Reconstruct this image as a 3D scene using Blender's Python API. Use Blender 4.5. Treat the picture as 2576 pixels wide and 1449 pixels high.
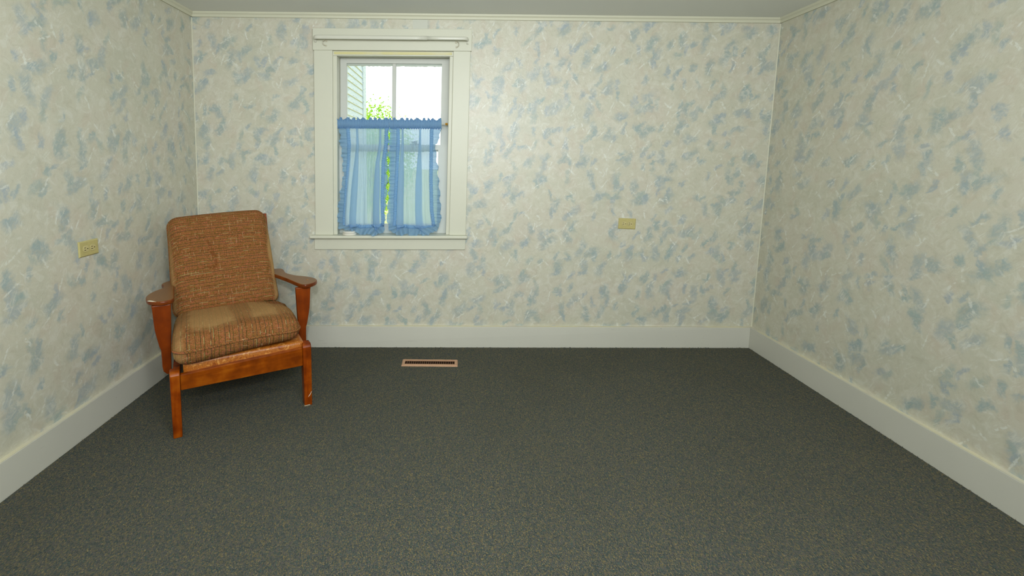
import bpy, bmesh, math, random
from mathutils import Vector, Matrix

# ------------------------------------------------------------------ camera, world, lights, exposure
for o in list(bpy.data.objects):
    bpy.data.objects.remove(o, do_unlink=True)
SC = bpy.context.scene
COL = SC.collection
W, HC = 3.7144, 2.1657            # room width, ceiling height
FRONT = -3.75                     # the wall behind the camera

cam_d = bpy.data.cameras.new('camera')
cam = bpy.data.objects.new('camera', cam_d)
COL.objects.link(cam)
cam_d.sensor_fit = 'HORIZONTAL'
cam_d.sensor_width = 36.0
cam_d.lens = 1165.0 / 2576.0 * 36.0
cam_d.shift_x = (1288.0 - 1152.17) / 2576.0
cam_d.shift_y = (521.72 - 724.5) / 2576.0
cam_d.clip_start = 0.02
right = Vector((0.9999, -0.0120, 0.0116)).normalized()
fwd = Vector((0.0132, 0.9941, -0.1079)).normalized()
up = right.cross(fwd).normalized()
right = fwd.cross(up).normalized()
m = Matrix.Identity(4)
for i in range(3):
    m[i][0], m[i][1], m[i][2] = right[i], up[i], -fwd[i]
m.translation = Vector((1.6564, -3.0265, 1.275))
cam.matrix_world = m
SC.camera = cam

wd = bpy.data.worlds.new('world')
SC.world = wd
wd.use_nodes = True
bg = wd.node_tree.nodes['Background']
bg.inputs['Color'].default_value = (0.90, 0.97, 1.0, 1)
bg.inputs['Strength'].default_value = 1.75

def area(name, loc, aim, sx, sy, power, color, shape='RECTANGLE', spread=180):
    l = bpy.data.lights.new(name, 'AREA')
    l.shape = shape
    l.size = sx
    if shape in ('RECTANGLE', 'ELLIPSE'):
        l.size_y = sy
    l.energy = power
    l.color = color
    l.spread = math.radians(spread)
    o = bpy.data.objects.new(name, l)
    COL.objects.link(o)
    o.location = loc
    o.rotation_euler = (Vector(aim) - Vector(loc)).to_track_quat('-Z', 'Y').to_euler()
    return o

# the photographer's flash on top of the camera
area('camera_flash', (1.61, -3.02, 1.57), (1.70, 0.0, 1.55), 0.07, 0.07, 12.8, (0.955, 1.0, 1.02), 'DISK', 150)
# soft fill panel added behind the camera, at a made-up opening
area('rear_fill', (2.0, FRONT + 0.05, 1.80), (1.3, 0.0, 1.88), 2.5, 0.55, 41.0, (0.955, 1.0, 1.03))
# fill point added near the ceiling to lift side walls and ceiling; no fixture
lamp_d = bpy.data.lights.new('ceiling_fill', 'POINT')
lamp_d.energy = 29.0
lamp_d.color = (0.955, 1.0, 1.02)
lamp_d.shadow_soft_size = 0.16
lamp = bpy.data.objects.new('ceiling_fill', lamp_d)
COL.objects.link(lamp)
lamp.location = (1.80, -2.45, 1.99)


SC.view_settings.view_transform = 'Standard'
SC.view_settings.look = 'None'
SC.view_settings.exposure = 0.0
SC.view_settings.gamma = 1.0
SC.view_settings.use_curve_mapping = False

# ------------------------------------------------------------------ helpers
def lin(r, g, b):
    def f(c):
        c /= 255.0
        return c / 12.92 if c <= 0.04045 else ((c + 0.055) / 1.055) ** 2.4
    return (f(r), f(g), f(b), 1.0)

def mesh_obj(name, verts, faces, mat=None, parent=None, smooth=False, uvs=None, bevel=0.0, seg=2):
    me = bpy.data.meshes.new(name)
    me.from_pydata([tuple(v) for v in verts], [], faces)
    me.update()
    if uvs is not None:
        lay = me.uv_layers.new(name='metres')
        for li, loop in enumerate(me.loops):
            lay.data[li].uv = uvs[loop.vertex_index]
    if smooth:
        for p in me.polygons:
            p.use_smooth = True
    o = bpy.data.objects.new(name, me)
    COL.objects.link(o)
    if mat:
        me.materials.append(mat)
    if parent:
        o.parent = parent
    if bevel:
        b = o.modifiers.new('bevel', 'BEVEL')
        b.width = bevel
        b.segments = seg
        b.limit_method = 'ANGLE'
        b.angle_limit = math.radians(40)
    return o

def empty(name, loc=(0, 0, 0), rz=0.0):
    o = bpy.data.objects.new(name, None)
    o.empty_display_size = 0.05
    COL.objects.link(o)
    o.location = loc
    o.rotation_euler = (0, 0, rz)
    return o

def tag(o, label, cat, group=None, kind=None):
    o['label'] = label
    o['category'] = cat
    if group:
        o['group'] = group
    if kind:
        o['kind'] = kind
    return o

def structure(o, label=None):
    o['kind'] = 'structure'
    if label:
        o['label'] = label
    return o

BOXF = [(0, 3, 2, 1), (4, 5, 6, 7), (0, 1, 5, 4), (1, 2, 6, 5), (2, 3, 7, 6), (3, 0, 4, 7)]

def boxv(x0, x1, y0, y1, z0, z1):
    return [(x0, y0, z0), (x1, y0, z0), (x1, y1, z0), (x0, y1, z0), (x0, y0, z1), (x1, y0, z1), (x1, y1, z1), (x0, y1, z1)]

class MB:
    """collects boxes, prisms and tubes that belong to ONE piece"""
    def __init__(s):
        s.v, s.f = [], []
    def add(s, v, f):
        n = len(s.v)
        s.v += [tuple(p) for p in v]
        s.f += [tuple(i + n for i in q) for q in f]
        return s
    def box(s, *a):
        return s.add(boxv(*a), BOXF)
    def prism(s, pts, fn):
        """pts: closed 2D outline (ccw); fn(a,b,k) -> 3D for k=0,1"""
        n = len(pts)
        v = [fn(a, b, 0) for a, b in pts] + [fn(a, b, 1) for a, b in pts]
        f = [tuple(range(n - 1, -1, -1)), tuple(range(n, 2 * n))]
        f += [(i, (i + 1) % n, n + (i + 1) % n, n + i) for i in range(n)]
        return s.add(v, f)
    def tube(s, path, r, n=10, ry=None, upv=(0, 0, 1), cap=True):
        ry = ry or r
        path = [Vector(p) for p in path]
        v, f = [], []
        for i, p in enumerate(path):
            t = (path[min(i + 1, len(path) - 1)] - path[max(i - 1, 0)]).normalized()
            a = Vector(upv)
            if abs(a.dot(t)) > 0.95:
                a = Vector((0, 1, 0))
            b = t.cross(a).normalized()
            a = b.cross(t).normalized()
            for k in range(n):
                w = 2 * math.pi * k / n
                v.append(p + b * (r * math.cos(w)) + a * (ry * math.sin(w)))
        for i in range(len(path) - 1):
            for k in range(n):
                f.append((i * n + k, i * n + (k + 1) % n, (i + 1) * n + (k + 1) % n, (i + 1) * n + k))
        if cap:
            f.append(tuple(range(n - 1, -1, -1)))
            f.append(tuple(range((len(path) - 1) * n, len(path) * n)))
        return s.add(v, f)
    def build(s, name, mat, parent=None, smooth=False, bevel=0.0, seg=2, warp=None):
        v = [warp(Vector(p)) for p in s.v] if warp else s.v
        return mesh_obj(name, v, s.f, mat, parent, smooth, None, bevel, seg)

def smoothstep(t):
    t = max(0.0, min(1.0, t))
    return t * t * (3 - 2 * t)

def interp(tab, z):
    """tab: list of (z, value) with falling or rising z"""
    t = sorted(tab)
    if z <= t[0][0]:
        return t[0][1]
    for (a, p), (b, q) in zip(t, t[1:]):
        if z <= b:
            k = (z - a) / (b - a)
            return p + (q - p) * k
    return t[-1][1]

# ---- small expression builder for shader nodes
class NT:
    def __init__(s, name):
        s.mat = bpy.data.materials.new(name)
        s.mat.use_nodes = True
        s.nt = s.mat.node_tree
        s.bsdf = s.nt.nodes['Principled BSDF']
        s.out = s.nt.nodes['Material Output']
    def node(s, t, **kw):
        n = s.nt.nodes.new(t)
        for k, v in kw.items():
            setattr(n, k, v)
        return n
    def put(s, sock, v):
        if isinstance(v, X):
            s.nt.links.new(v.s, sock)
        elif v is not None:
            sock.default_value = v
    def math(s, op, a, b=None, c=None, clamp=False):
        n = s.node('ShaderNodeMath', operation=op)
        n.use_clamp = clamp
        s.put(n.inputs[0], a)
        s.put(n.inputs[1], b)
        s.put(n.inputs[2], c)
        return X(s, n.outputs[0])
    def coord(s, kind='Object'):
        n = s.node('ShaderNodeTexCoord')
        return X(s, n.outputs[kind])
    def split(s, v):
        n = s.node('ShaderNodeSeparateXYZ')
        s.put(n.inputs[0], v)
        return [X(s, n.outputs[i]) for i in range(3)]
    def vec(s, x=0.0, y=0.0, z=0.0):
        n = s.node('ShaderNodeCombineXYZ')
        for i, q in enumerate((x, y, z)):
            s.put(n.inputs[i], q)
        return X(s, n.outputs[0])
    def noise(s, v, scale=5.0, detail=2.0, rough=0.5, dist=0.0, color=False):
        n = s.node('ShaderNodeTexNoise')
        s.put(n.inputs['Vector'], v)
        s.put(n.inputs['Scale'], scale)
        s.put(n.inputs['Detail'], detail)
        s.put(n.inputs['Roughness'], rough)
        s.put(n.inputs['Distortion'], dist)
        return X(s, n.outputs['Color' if color else 'Fac'])
    def white(s, v):
        n = s.node('ShaderNodeTexWhiteNoise', noise_dimensions='3D')
        s.put(n.inputs['Vector'], v)
        return X(s, n.outputs['Value']), X(s, n.outputs['Color'])
    def voronoi(s, v, scale, dims='3D', rnd=1.0):
        n = s.node('ShaderNodeTexVoronoi', voronoi_dimensions=dims)
        s.put(n.inputs['Vector'], v)
        s.put(n.inputs['Scale'], scale)
        s.put(n.inputs['Randomness'], rnd)
        return X(s, n.outputs['Distance']), X(s, n.outputs['Color']), X(s, n.outputs['Position'])
    def ss(s, v, a, b, lo=0.0, hi=1.0):
        n = s.node('ShaderNodeMapRange', interpolation_type='SMOOTHSTEP')
        s.put(n.inputs['Value'], v)
        for k, q in zip(('From Min', 'From Max', 'To Min', 'To Max'), (a, b, lo, hi)):
            s.put(n.inputs[k], q)
        return X(s, n.outputs[0])
    def mix(s, f, a, b):
        n = s.node('ShaderNodeMix', data_type='RGBA')
        s.put(n.inputs[0], f)
        s.put(n.inputs[6], a)
        s.put(n.inputs[7], b)
        return X(s, n.outputs[2])
    def ramp(s, f, stops, const=False):
        n = s.node('ShaderNodeValToRGB')
        r = n.color_ramp
        r.interpolation = 'CONSTANT' if const else 'LINEAR'
        while len(r.elements) < len(stops):
            r.elements.new(0.5)
        for e, (p, c) in zip(r.elements, stops):
            e.position = p
            e.color = c
        s.put(n.inputs[0], f)
        return X(s, n.outputs[0])
    def vmath(s, op, a, b):
        n = s.node('ShaderNodeVectorMath', operation=op)
        s.put(n.inputs[0], a)
        s.put(n.inputs[1], b)
        return X(s, n.outputs[0])
    def bump(s, h, strength=0.3, dist=0.002):
        n = s.node('ShaderNodeBump')
        s.put(n.inputs['Height'], h)
        n.inputs['Strength'].default_value = strength
        n.inputs['Distance'].default_value = dist
        s.nt.links.new(n.outputs[0], s.bsdf.inputs['Normal'])
    def finish(s, color, rough=0.6, spec=0.5, **kw):
        s.put(s.bsdf.inputs['Base Color'], color)
        s.put(s.bsdf.inputs['Roughness'], rough)
        s.put(s.bsdf.inputs['Specular IOR Level'], spec)
        for k, v in kw.items():
            s.put(s.bsdf.inputs[k.replace('_', ' ')], v)
        return s.mat

class X:
    def __init__(s, nt, sock):
        s.n, s.s = nt, sock
    def __add__(s, o): return s.n.math('ADD', s, o)
    def __radd__(s, o): return s.n.math('ADD', o, s)
    def __sub__(s, o): return s.n.math('SUBTRACT', s, o)
    def __rsub__(s, o): return s.n.math('SUBTRACT', o, s)
    def __mul__(s, o): return s.n.math('MULTIPLY', s, o)
    def __rmul__(s, o): return s.n.math('MULTIPLY', o, s)
    def __truediv__(s, o): return s.n.math('DIVIDE', s, o)
    def abs(s): return s.n.math('ABSOLUTE', s)
    def floor(s): return s.n.math('FLOOR', s)
    def fract(s): return s.n.math('FRACT', s)
    def sin(s): return s.n.math('SINE', s)
    def cos(s): return s.n.math('COSINE', s)
    def gt(s, o): return s.n.math('GREATER_THAN', s, o)
    def lt(s, o): return s.n.math('LESS_THAN', s, o)
    def max(s, o): return s.n.math('MAXIMUM', s, o)

# ------------------------------------------------------------------ materials
def paint(name, c1, c2, rough=0.45, spots=0.0, yellow=None):
    t = NT(name)
    p = t.coord('Object')
    n = t.noise(p, 3.0, 3.0)
    col = t.mix(n, c1, c2)
    if yellow:
        col = t.mix(t.ss(t.noise(p, 4.0, 4.0), 0.48, 0.62), col, yellow)
    if spots:
        s1 = t.ss(t.noise(p, 55.0, 2.0), 0.74, 0.80)
        s2 = t.ss(t.noise(p, 4.0, 2.0), 0.50, 0.60)
        col = t.mix(s1 * s2 * spots, col, lin(92, 80, 62))
        # scuffs that run along the board
        x, y, z = t.split(p)
        s3 = t.ss(t.noise(t.vec(x * 7.0, y * 7.0, z * 120.0), 1.0, 2.0), 0.73, 0.80)
        col = t.mix(s3 * 0.35 * spots, col, lin(120, 114, 100))
    t.bump(t.noise(p, 90.0, 3.0), 0.12, 0.0015)
    return t.finish(col, rough, 0.4)

M = {}
M['casing'] = paint('casing_paint', lin(212, 211, 192), lin(204, 204, 186), 0.42)
M['sash'] = paint('sash_paint', lin(206, 207, 197), lin(198, 200, 192), 0.5)
M['stop_yellow'] = paint('yellowed_stop_paint', lin(214, 206, 152), lin(208, 200, 140), 0.45, yellow=lin(210, 205, 168))
M['baseboard'] = paint('baseboard_paint', lin(207, 205, 192), lin(198, 197, 184), 0.5, spots=1.0)
M['board_top'] = paint('yellowed_board_edge', lin(216, 209, 176), lin(212, 207, 184), 0.5, yellow=lin(204, 200, 184))
M['crown'] = paint('crown_paint', lin(208, 206, 182), lin(202, 201, 180), 0.5)
M['ceiling'] = paint('ceiling_paint', lin(234, 235, 228), lin(230, 231, 225), 0.8)
M['rod_white'] = paint('white_enamel', lin(214, 213, 198), lin(208, 207, 192), 0.28)
M['lid'] = paint('white_plastic', lin(226, 222, 208), lin(218, 214, 200), 0.4)
M['patch'] = paint('plain_patch_paper', lin(204, 204, 190), lin(198, 200, 188), 0.6)

def wallpaper(name, seed):
    t = NT(name)
    uv = t.coord('UV')
    u0, v0, _ = t.split(uv)
    uvo = t.vec(u0 + seed * 3.17, v0 + seed * 1.31, 0.0)
    # hand-brushed wobble
    wob = t.noise(uvo, 9.0, 3.0, 0.6, color=True)
    wx, wy, _ = t.split(wob)
    ux, uy, _ = t.split(uvo)
    fine = t.noise(uvo, 60.0, 2.0, 0.6, color=True)
    fx, fy, _ = t.split(fine)
    qx = ux + (wx - 0.5) * 0.11 + (fx - 0.5) * 0.030
    qy = uy + (wy - 0.5) * 0.11 + (fy - 0.5) * 0.030
    def strokes(scale, L, Wd, dens, a0, a1, off, wobble=True, soft=0.45):
        px, py = (qx, qy) if wobble else (ux + (fx - 0.5) * 0.012 + (wx - 0.5) * 0.03, uy + (fy - 0.5) * 0.012 + (wy - 0.5) * 0.03)
        px, py = px + off, py + off * 0.7
        v = t.vec(px, py, 0.0)
        d, c, pos = t.voronoi(v, scale, '2D')
        cr, cg, cb = t.split(c)
        ax, ay, _ = t.split(pos)
        rx, ry = px - ax, py - ay
        ang = cr * (a1 - a0) + a0
        ca, sa = ang.cos(), ang.sin()
        a = (rx * ca + ry * sa).abs() / L
        b = (ry * ca - rx * sa).abs() / Wd
        ma = t.ss(a, 1.0, 1.0 - soft)
        mb = t.ss(b, 1.0, 1.0 - soft)
        return ma * mb * cg.lt(dens), cb
    # cloudy cream and taupe ground
    n1 = t.noise(uvo, 4.0, 4.0, 0.6, 0.6)
    base = t.ramp(n1, [(0.30, lin(193, 192, 173)), (0.50, lin(201, 198, 179)), (0.70, lin(201, 195, 178))])
    streak = t.noise(t.vec((qx + qy) * 14.0, (qy - qx) * 70.0, 0.0), 1.0, 3.0)
    base = t.mix(t.ss(streak, 0.56, 0.75) * 0.40, base, lin(192, 186, 166))
    tb, _ = strokes(7.0, 0.075, 0.030, 0.75, 0.4, 2.4, 4.4, soft=0.8)
    base = t.mix(tb * 0.35, base, lin(196, 183, 164))
    # blue-grey blotches in two scales
    inner = t.ss(t.noise(t.vec((ux + uy) * 34.0, (uy - ux) * 60.0, 0.0), 1.0, 4.0, 0.7, 0.8), 0.28, 0.62, 0.40, 1.0)
    b1, r1 = strokes(6.6, 0.075, 0.036, 0.80, 0.2, 2.0, 0.0, soft=0.75)
    b2, r2 = strokes(9.5, 0.045, 0.020, 0.72, 0.3, 1.9, 1.9, soft=0.75)
    b3, r3 = strokes(5.2, 0.060, 0.022, 0.60, 0.4, 2.6, 7.7, soft=0.8)
    col = t.mix(b1 * inner * 0.80, base, t.mix(r1, lin(146, 165, 165), lin(162, 174, 176)))
    col = t.mix(b3 * inner * 0.75, col, lin(158, 174, 168))
    col = t.mix(b2 * inner * 0.85, col, t.mix(r2, lin(150, 170, 168), lin(158, 170, 178)))
    # white dry-brush strokes
    # pale dry-brush drags, several bristle lines side by side
    d1, _ = strokes(6.0, 0.075, 0.026, 0.62, 0.5, 2.5, 12.3, False, 0.7)
    d2, _ = strokes(7.5, 0.055, 0.022, 0.50, 0.6, 1.3, 15.1, False, 0.7)
    br1 = t.ss(t.noise(t.vec((ux + uy) * 16.0, (uy - ux) * 150.0, 1.0), 1.0, 2.0, 0.6), 0.50, 0.68)
    br2 = t.ss(t.noise(t.vec((ux - uy * 0.5) * 150.0, (uy + ux * 0.5) * 16.0, 5.0), 1.0, 2.0, 0.6), 0.50, 0.68)
    col = t.mix(d1 * br2 * 0.55 + d2 * br1 * 0.55, col, lin(218, 219, 206))
    col = t.mix(d1 * 0.16, col, lin(214, 212, 200))
    cloud = t.noise(uvo, 22.0, 5.0, 0.68, 1.2)
    col = t.mix(t.ss(cloud, 0.50, 0.66) * 0.55, col, lin(214, 213, 199))
    col = t.mix(t.ss(cloud, 0.47, 0.33) * 0.34, col, lin(176, 172, 150))
    gap = t.ss(t.noise(t.vec(ux * 60.0, uy * 60.0, 3.0), 1.0, 2.0), 0.40, 0.55)
    w1, _ = strokes(8.0, 0.046, 0.0050, 0.50, 0.5, 1.35, 3.3, False)
    w2, _ = strokes(7.0, 0.036, 0.0070, 0.42, 1.7, 2.6, 5.1, False)
    w3, _ = strokes(13.0, 0.022, 0.0045, 0.30, 0.2, 2.9, 8.8, False)
    wsum = (w1 + w2 + w3 * 0.5) * gap
    col = t.mix(t.math('MULTIPLY', wsum, 0.62, clamp=True), col, lin(222, 224, 214))
    rel = t.noise(t.vec((ux + uy) * 40.0, (uy - ux) * 190.0, 7.0), 1.0, 3.0, 0.65) + t.noise(t.vec((ux - uy * 0.6) * 170.0, (uy + ux * 0.6) * 36.0, 2.0), 1.0, 3.0, 0.65)
    t.bump(rel * 0.42 + t.noise(uvo, 220.0, 3.0) * 0.4 + cloud * 0.9 + wsum * 0.25, 0.50, 0.0022)
    return t.finish(col, 0.36, 0.55)

M['paper_back'] = wallpaper('wallpaper_back', 0.0)
M['paper_left'] = wallpaper('wallpaper_left', 1.7)
M['paper_right'] = wallpaper('wallpaper_right', 3.1)

def carpet():
    t = NT('carpet_fleck')
    p = t.coord('Object')
    x, y, z = t.split(p)
    d, c, pos = t.voronoi(t.vec(x * 400.0, y * 210.0, 0.0), 1.0, '2D')
    r, g, b = t.split(c)
    col = t.ramp(r, [(0.0, lin(70, 80, 80)), (0.20, lin(100, 101, 96)), (0.42, lin(116, 112, 90)), (0.60, lin(82, 96, 90)),
                     (0.74, lin(138, 124, 86)), (0.84, lin(108, 101, 99)), (0.93, lin(158, 142, 100)), (0.975, lin(70, 99, 96))], True)
    col = t.mix(0.22, col, lin(104, 104, 96))
    col = t.mix(t.noise(p, 420.0, 2.0) * 0.34, col, lin(54, 56, 52))
    wide = t.noise(p, 1.3, 3.0)
    col = t.mix(t.ss(wide, 0.45, 0.75) * 0.14, col, lin(66, 66, 54))
    t.bump(g - d * 0.8, 0.9, 0.004)
    return t.finish(col, 0.95, 0.05)
M['carpet'] = carpet()

def wood(name, c_dark, c_mid, c_light, axis, rough=0.24, wear=None, top_tone=None):
    t = NT(name)
    p = t.coord('Object')
    x, y, z = t.split(p)
    s = [26.0, 26.0, 26.0]
    s[axis] = 2.6
    v = t.vec(x * s[0], y * s[1], z * s[2])
    n = t.noise(v, 1.0, 4.0, 0.55, 0.7)
    blot = t.noise(p, 16.0, 3.0, 0.5)
    col = t.ramp(n * 0.5 + blot * 0.5, [(0.38, c_dark), (0.50, c_mid), (0.62, c_light)])
    if wear:
        wv = t.ss(t.noise(p, 34.0, 4.0, 0.7), 0.66, 0.72)
        col = t.mix(wv * 0.6, col, wear)
    if top_tone:  # paler grey-brown tone mixed onto faces that point up
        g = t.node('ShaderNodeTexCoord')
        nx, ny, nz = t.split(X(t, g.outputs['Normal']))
        top_col = t.mix(t.noise(v, 1.4, 3.0), top_tone, tuple(c_ * 0.78 for c_ in top_tone[:3]) + (1,))
        col = t.mix(t.ss(nz, 0.80, 0.97) * 0.85, col, top_col)
    t.bump(t.noise(v, 6.0, 2.0), 0.06, 0.001)
    return t.finish(col, rough, 0.32)
M['wood_up'] = wood('stained_wood_upright', lin(104, 40, 2), lin(126, 54, 4), lin(146, 70, 10), 2, 0.6)
M['wood_across'] = wood('stained_wood_across', lin(106, 44, 2), lin(134, 62, 4), lin(158, 84, 12), 0)
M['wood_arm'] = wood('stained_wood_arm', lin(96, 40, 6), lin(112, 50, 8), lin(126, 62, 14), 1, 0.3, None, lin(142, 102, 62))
M['wood_post'] = wood('stained_wood_post', lin(104, 40, 2), lin(118, 47, 2), lin(132, 56, 4), 2, 0.30)
M['wood_worn'] = wood('stained_wood_worn_leg', lin(98, 36, 2), lin(134, 56, 4), lin(156, 78, 12), 2, 0.22, lin(176, 112, 40))
M['glide'] = paint('worn_felt_glide', lin(176, 164, 140), lin(140, 126, 100), 0.8)
M['chip'] = paint('bare_chipped_wood', lin(222, 214, 196), lin(206, 192, 166), 0.6)

def tweed(name, across, along, worn=None, stain=False, pitch=0.0165):
    """across / along: functions (x,y,z)->scalar in metres; stripes run 'along'"""
    t = NT(name)
    p = t.coord('Object')
    x, y, z = t.split(p)
    a, b = across(x, y, z), along(x, y, z)
    wob = (t.noise(p, 9.0, 2.0) - 0.5) * 0.006
    a = a + wob
    b = b + (t.noise(p, 11.0, 2.0) - 0.5) * 0.004
    # fine basket of threads
    ta, tb = a / 0.0038, b / 0.0048
    ia, ib = ta.floor(), tb.floor()
    rc, rcol = t.white(t.vec(ia, ib, 1.0))
    ra, _ = t.white(t.vec(ia, 7.0, 2.0))
    rb, _ = t.white(t.vec(ib, 3.0, 5.0))
    base = t.ramp(rc * 0.65 + ra * 0.35, [(0.0, lin(112, 72, 34)), (0.28, lin(146, 100, 50)), (0.45, lin(162, 104, 58)), (0.60, lin(184, 104, 76)), (0.74, lin(132, 108, 48)), (0.88, lin(166, 108, 58)), (1.0, lin(192, 120, 92))])
    da = (ta.fract() - 0.5).abs()
    db = (tb.fract() - 0.5).abs()
    base = t.mix(t.ss(da, 0.26, 0.5) * 0.50, base, lin(84, 52, 24))
    base = t.mix(t.ss(db, 0.28, 0.5) * 0.45, base, lin(88, 58, 28))
    # dark olive and charcoal lines along the stripe
    la = a / pitch
    il = la.floor()
    rl, _ = t.white(t.vec(il, 11.0, 4.0))
    dl = (la.fract() - 0.25 - rl * 0.5).abs()
    seg = t.noise(t.vec(il * 5.3, b * 22.0, 0.0), 1.0, 2.0)
    line = t.ss(dl, 0.100, 0.045) * t.ss(seg, 0.26, 0.42)
    col = t.mix(line * 0.85, base, t.mix(rl, lin(62, 60, 20), lin(54, 54, 52)))
    lb2 = (b / 0.0125)
    rv, _ = t.white(t.vec(lb2.floor(), 4.0, 8.0))
    vline = t.ss((lb2.fract() - 0.2 - rv * 0.6).abs(), 0.12, 0.05) * t.ss(t.noise(t.vec(lb2.floor() * 3.1, a * 18.0, 2.0), 1.0, 1.0), 0.40, 0.52)
    col = t.mix(vline * 0.32, col, lin(74, 58, 24))
    # yellow slubs riding on some of the lines
    rs, _ = t.white(t.vec(il, 5.0, 9.0))
    seg2 = t.noise(t.vec(il * 9.1, b * 14.0, 4.0), 1.0, 1.0)
    dl2 = (la.fract() - 0.13 - rl * 0.5).abs()
    slub = t.ss(dl2, 0.070, 0.035) * t.ss(seg2, 0.57, 0.63) * rs.gt(0.20)
    col = t.mix(slub * 0.75, col, lin(222, 204, 138))
    # short pale slubs across the stripe
    lb = b / 0.017
    jb = lb.floor()
    rj, _ = t.white(t.vec(jb, 2.0, 6.0))
    dj = (lb.fract() - 0.2 - rj * 0.6).abs()
    seg3 = t.noise(t.vec(jb * 7.7, a * 26.0, 8.0), 1.0, 1.0)
    slub2 = t.ss(dj, 0.060, 0.030) * t.ss(seg3, 0.58, 0.64)
    col = t.mix(slub2 * 0.70, col, lin(220, 188, 144))
    if worn:
        wv = worn(t, x, y, z)
        pale = t.mix(t.noise(p, 160.0, 2.0), lin(190, 150, 92), lin(216, 178, 122))
        pale = t.mix(t.ss(da, 0.3, 0.5) * 0.18, pale, lin(112, 76, 38))
        col = t.mix(wv, col, pale)
    if stain:
        nz = (t.noise(p, 40.0, 3.0) - 0.5) * 0.030
        s1 = t.ss((x + 0.052 + (z - 0.05) * 0.22 + nz).abs(), 0.012, 0.006) * t.ss((z - 0.05 + nz).abs(), 0.078, 0.066)
        s2 = t.ss((z + 0.030 + nz * 1.4).abs(), 0.013, 0.007) * t.ss((x + 0.082).abs(), 0.048, 0.036)
        col = t.mix(t.math('MAXIMUM', s1, s2) * 0.55 * t.ss(t.noise(p, 30.0, 2.0), 0.36, 0.52), col, lin(106, 54, 14))
    grit = t.noise(p, 700.0, 2.0)
    col = t.mix(t.ss(grit, 0.45, 0.70) * 0.35, col, lin(70, 42, 20))
    col = t.mix(t.ss(grit, 0.52, 0.34) * 0.22, col, lin(206, 150, 96))
    t.bump(rc * 0.7 - da - db + slub + slub2, 0.75, 0.0022)
    return t.finish(col, 0.92, 0.08)

def worn_back(t, x, y, z):
    n = (t.noise(t.vec(x * 6.0, y * 6.0, z * 6.0), 1.0, 3.0) - 0.5) * 0.10
    left = t.ss(x + n * 0.3, -0.236, -0.258)
    rgt = t.ss(x + n * 0.35, 0.232, 0.255)
    return t.math('MAXIMUM', left * 0.5, rgt * 0.8)

def worn_seat(t, x, y, z):
    n = (t.noise(t.vec(x * 14.0, y * 11.0, z * 9.0), 1.0, 4.0, 0.65) - 0.5) * 0.22
    top = t.ss(z + n * 0.10, 0.030, 0.046)
    left = t.ss((x + 0.115 + n * 0.3).abs(), 0.125, 0.080) * t.ss(y + n * 0.8, -0.24, -0.14)
    mid = t.ss((x - 0.13 + n * 0.2).abs(), 0.085, 0.045) * t.ss(y + n * 0.8, -0.21, -0.09)
    corner = t.ss(x + n * 0.2, -0.225, -0.250)
    return t.math('MAXIMUM', top * t.math('MAXIMUM', t.math('MAXIMUM', left, mid) * (0.62 + n * 1.2), t.ss(y + n, -0.22, -0.02) * 0.34), corner * 0.4)

M['tweed_back'] = tweed('tweed_back', lambda x, y, z: z + y * 0.6, lambda x, y, z: x, worn_back, True)
M['tweed_seat'] = tweed('tweed_seat', lambda x, y, z: x, lambda x, y, z: y + z, worn_seat, False, 0.0195)
M['piping'] = tweed('tweed_piping', lambda x, y, z: x + y, lambda x, y, z: z)

def satin():
    t = NT('orange_damask')
    p = t.coord('Object')
    n = t.noise(p, 26.0, 3.0, 0.6, 2.2)
    col = t.ramp(n, [(0.34, lin(136, 66, 8)), (0.46, lin(184, 110, 34)), (0.54, lin(150, 80, 14)), (0.64, lin(206, 142, 66))])
    t.bump(n, 0.25, 0.003)
    return t.finish(col, 0.42, 0.5)
M['satin'] = satin()

def plain(name, color, rough=0.5, spec=0.5, metal=0.0, var=0.06, scale=60.0):
    t = NT(name)
    p = t.coord('Object')
    n = t.noise(p, scale, 2.0)
    c2 = tuple(c * (1 - var * 3) for c in color[:3]) + (1,)
    return t.finish(t.mix(n, color, c2), rough, spec, Metallic=metal)
M['plate'] = plain('ivory_plate', lin(196, 184, 122), 0.38)
M['plate_face'] = plain('ivory_receptacle', lin(204, 192, 136), 0.4)
M['slot'] = plain('dark_slot', lin(40, 30, 14), 0.8, 0.1)
M['screw'] = plain('painted_screw', lin(188, 176, 120), 0.35)
M['vent'] = plain('tan_vent_enamel', lin(196, 152, 118), 0.45)
M['vent_slat'] = plain('vent_louver_enamel', lin(152, 112, 80), 0.45)
M['vent_dark'] = plain('vent_recess_shade', lin(44, 26, 16), 0.8, 0.1)
M['brass'] = plain('brass_tip', lin(200, 148, 52), 0.3, 0.5, 0.6)
M['dark_iron'] = plain('dark_metal', lin(52, 48, 42), 0.45, 0.5, 0.4)
M['hook'] = plain('clear_plastic_hook', lin(206, 200, 178), 0.2)
M['hook_stain'] = plain('rusted_nail', lin(120, 96, 60), 0.6)
M['rubber'] = plain('dark_rubber_foot', lin(34, 32, 30), 0.7, 0.2)
M['bark'] = plain('tree_bark', lin(120, 104, 84), 0.9, 0.1)

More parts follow.
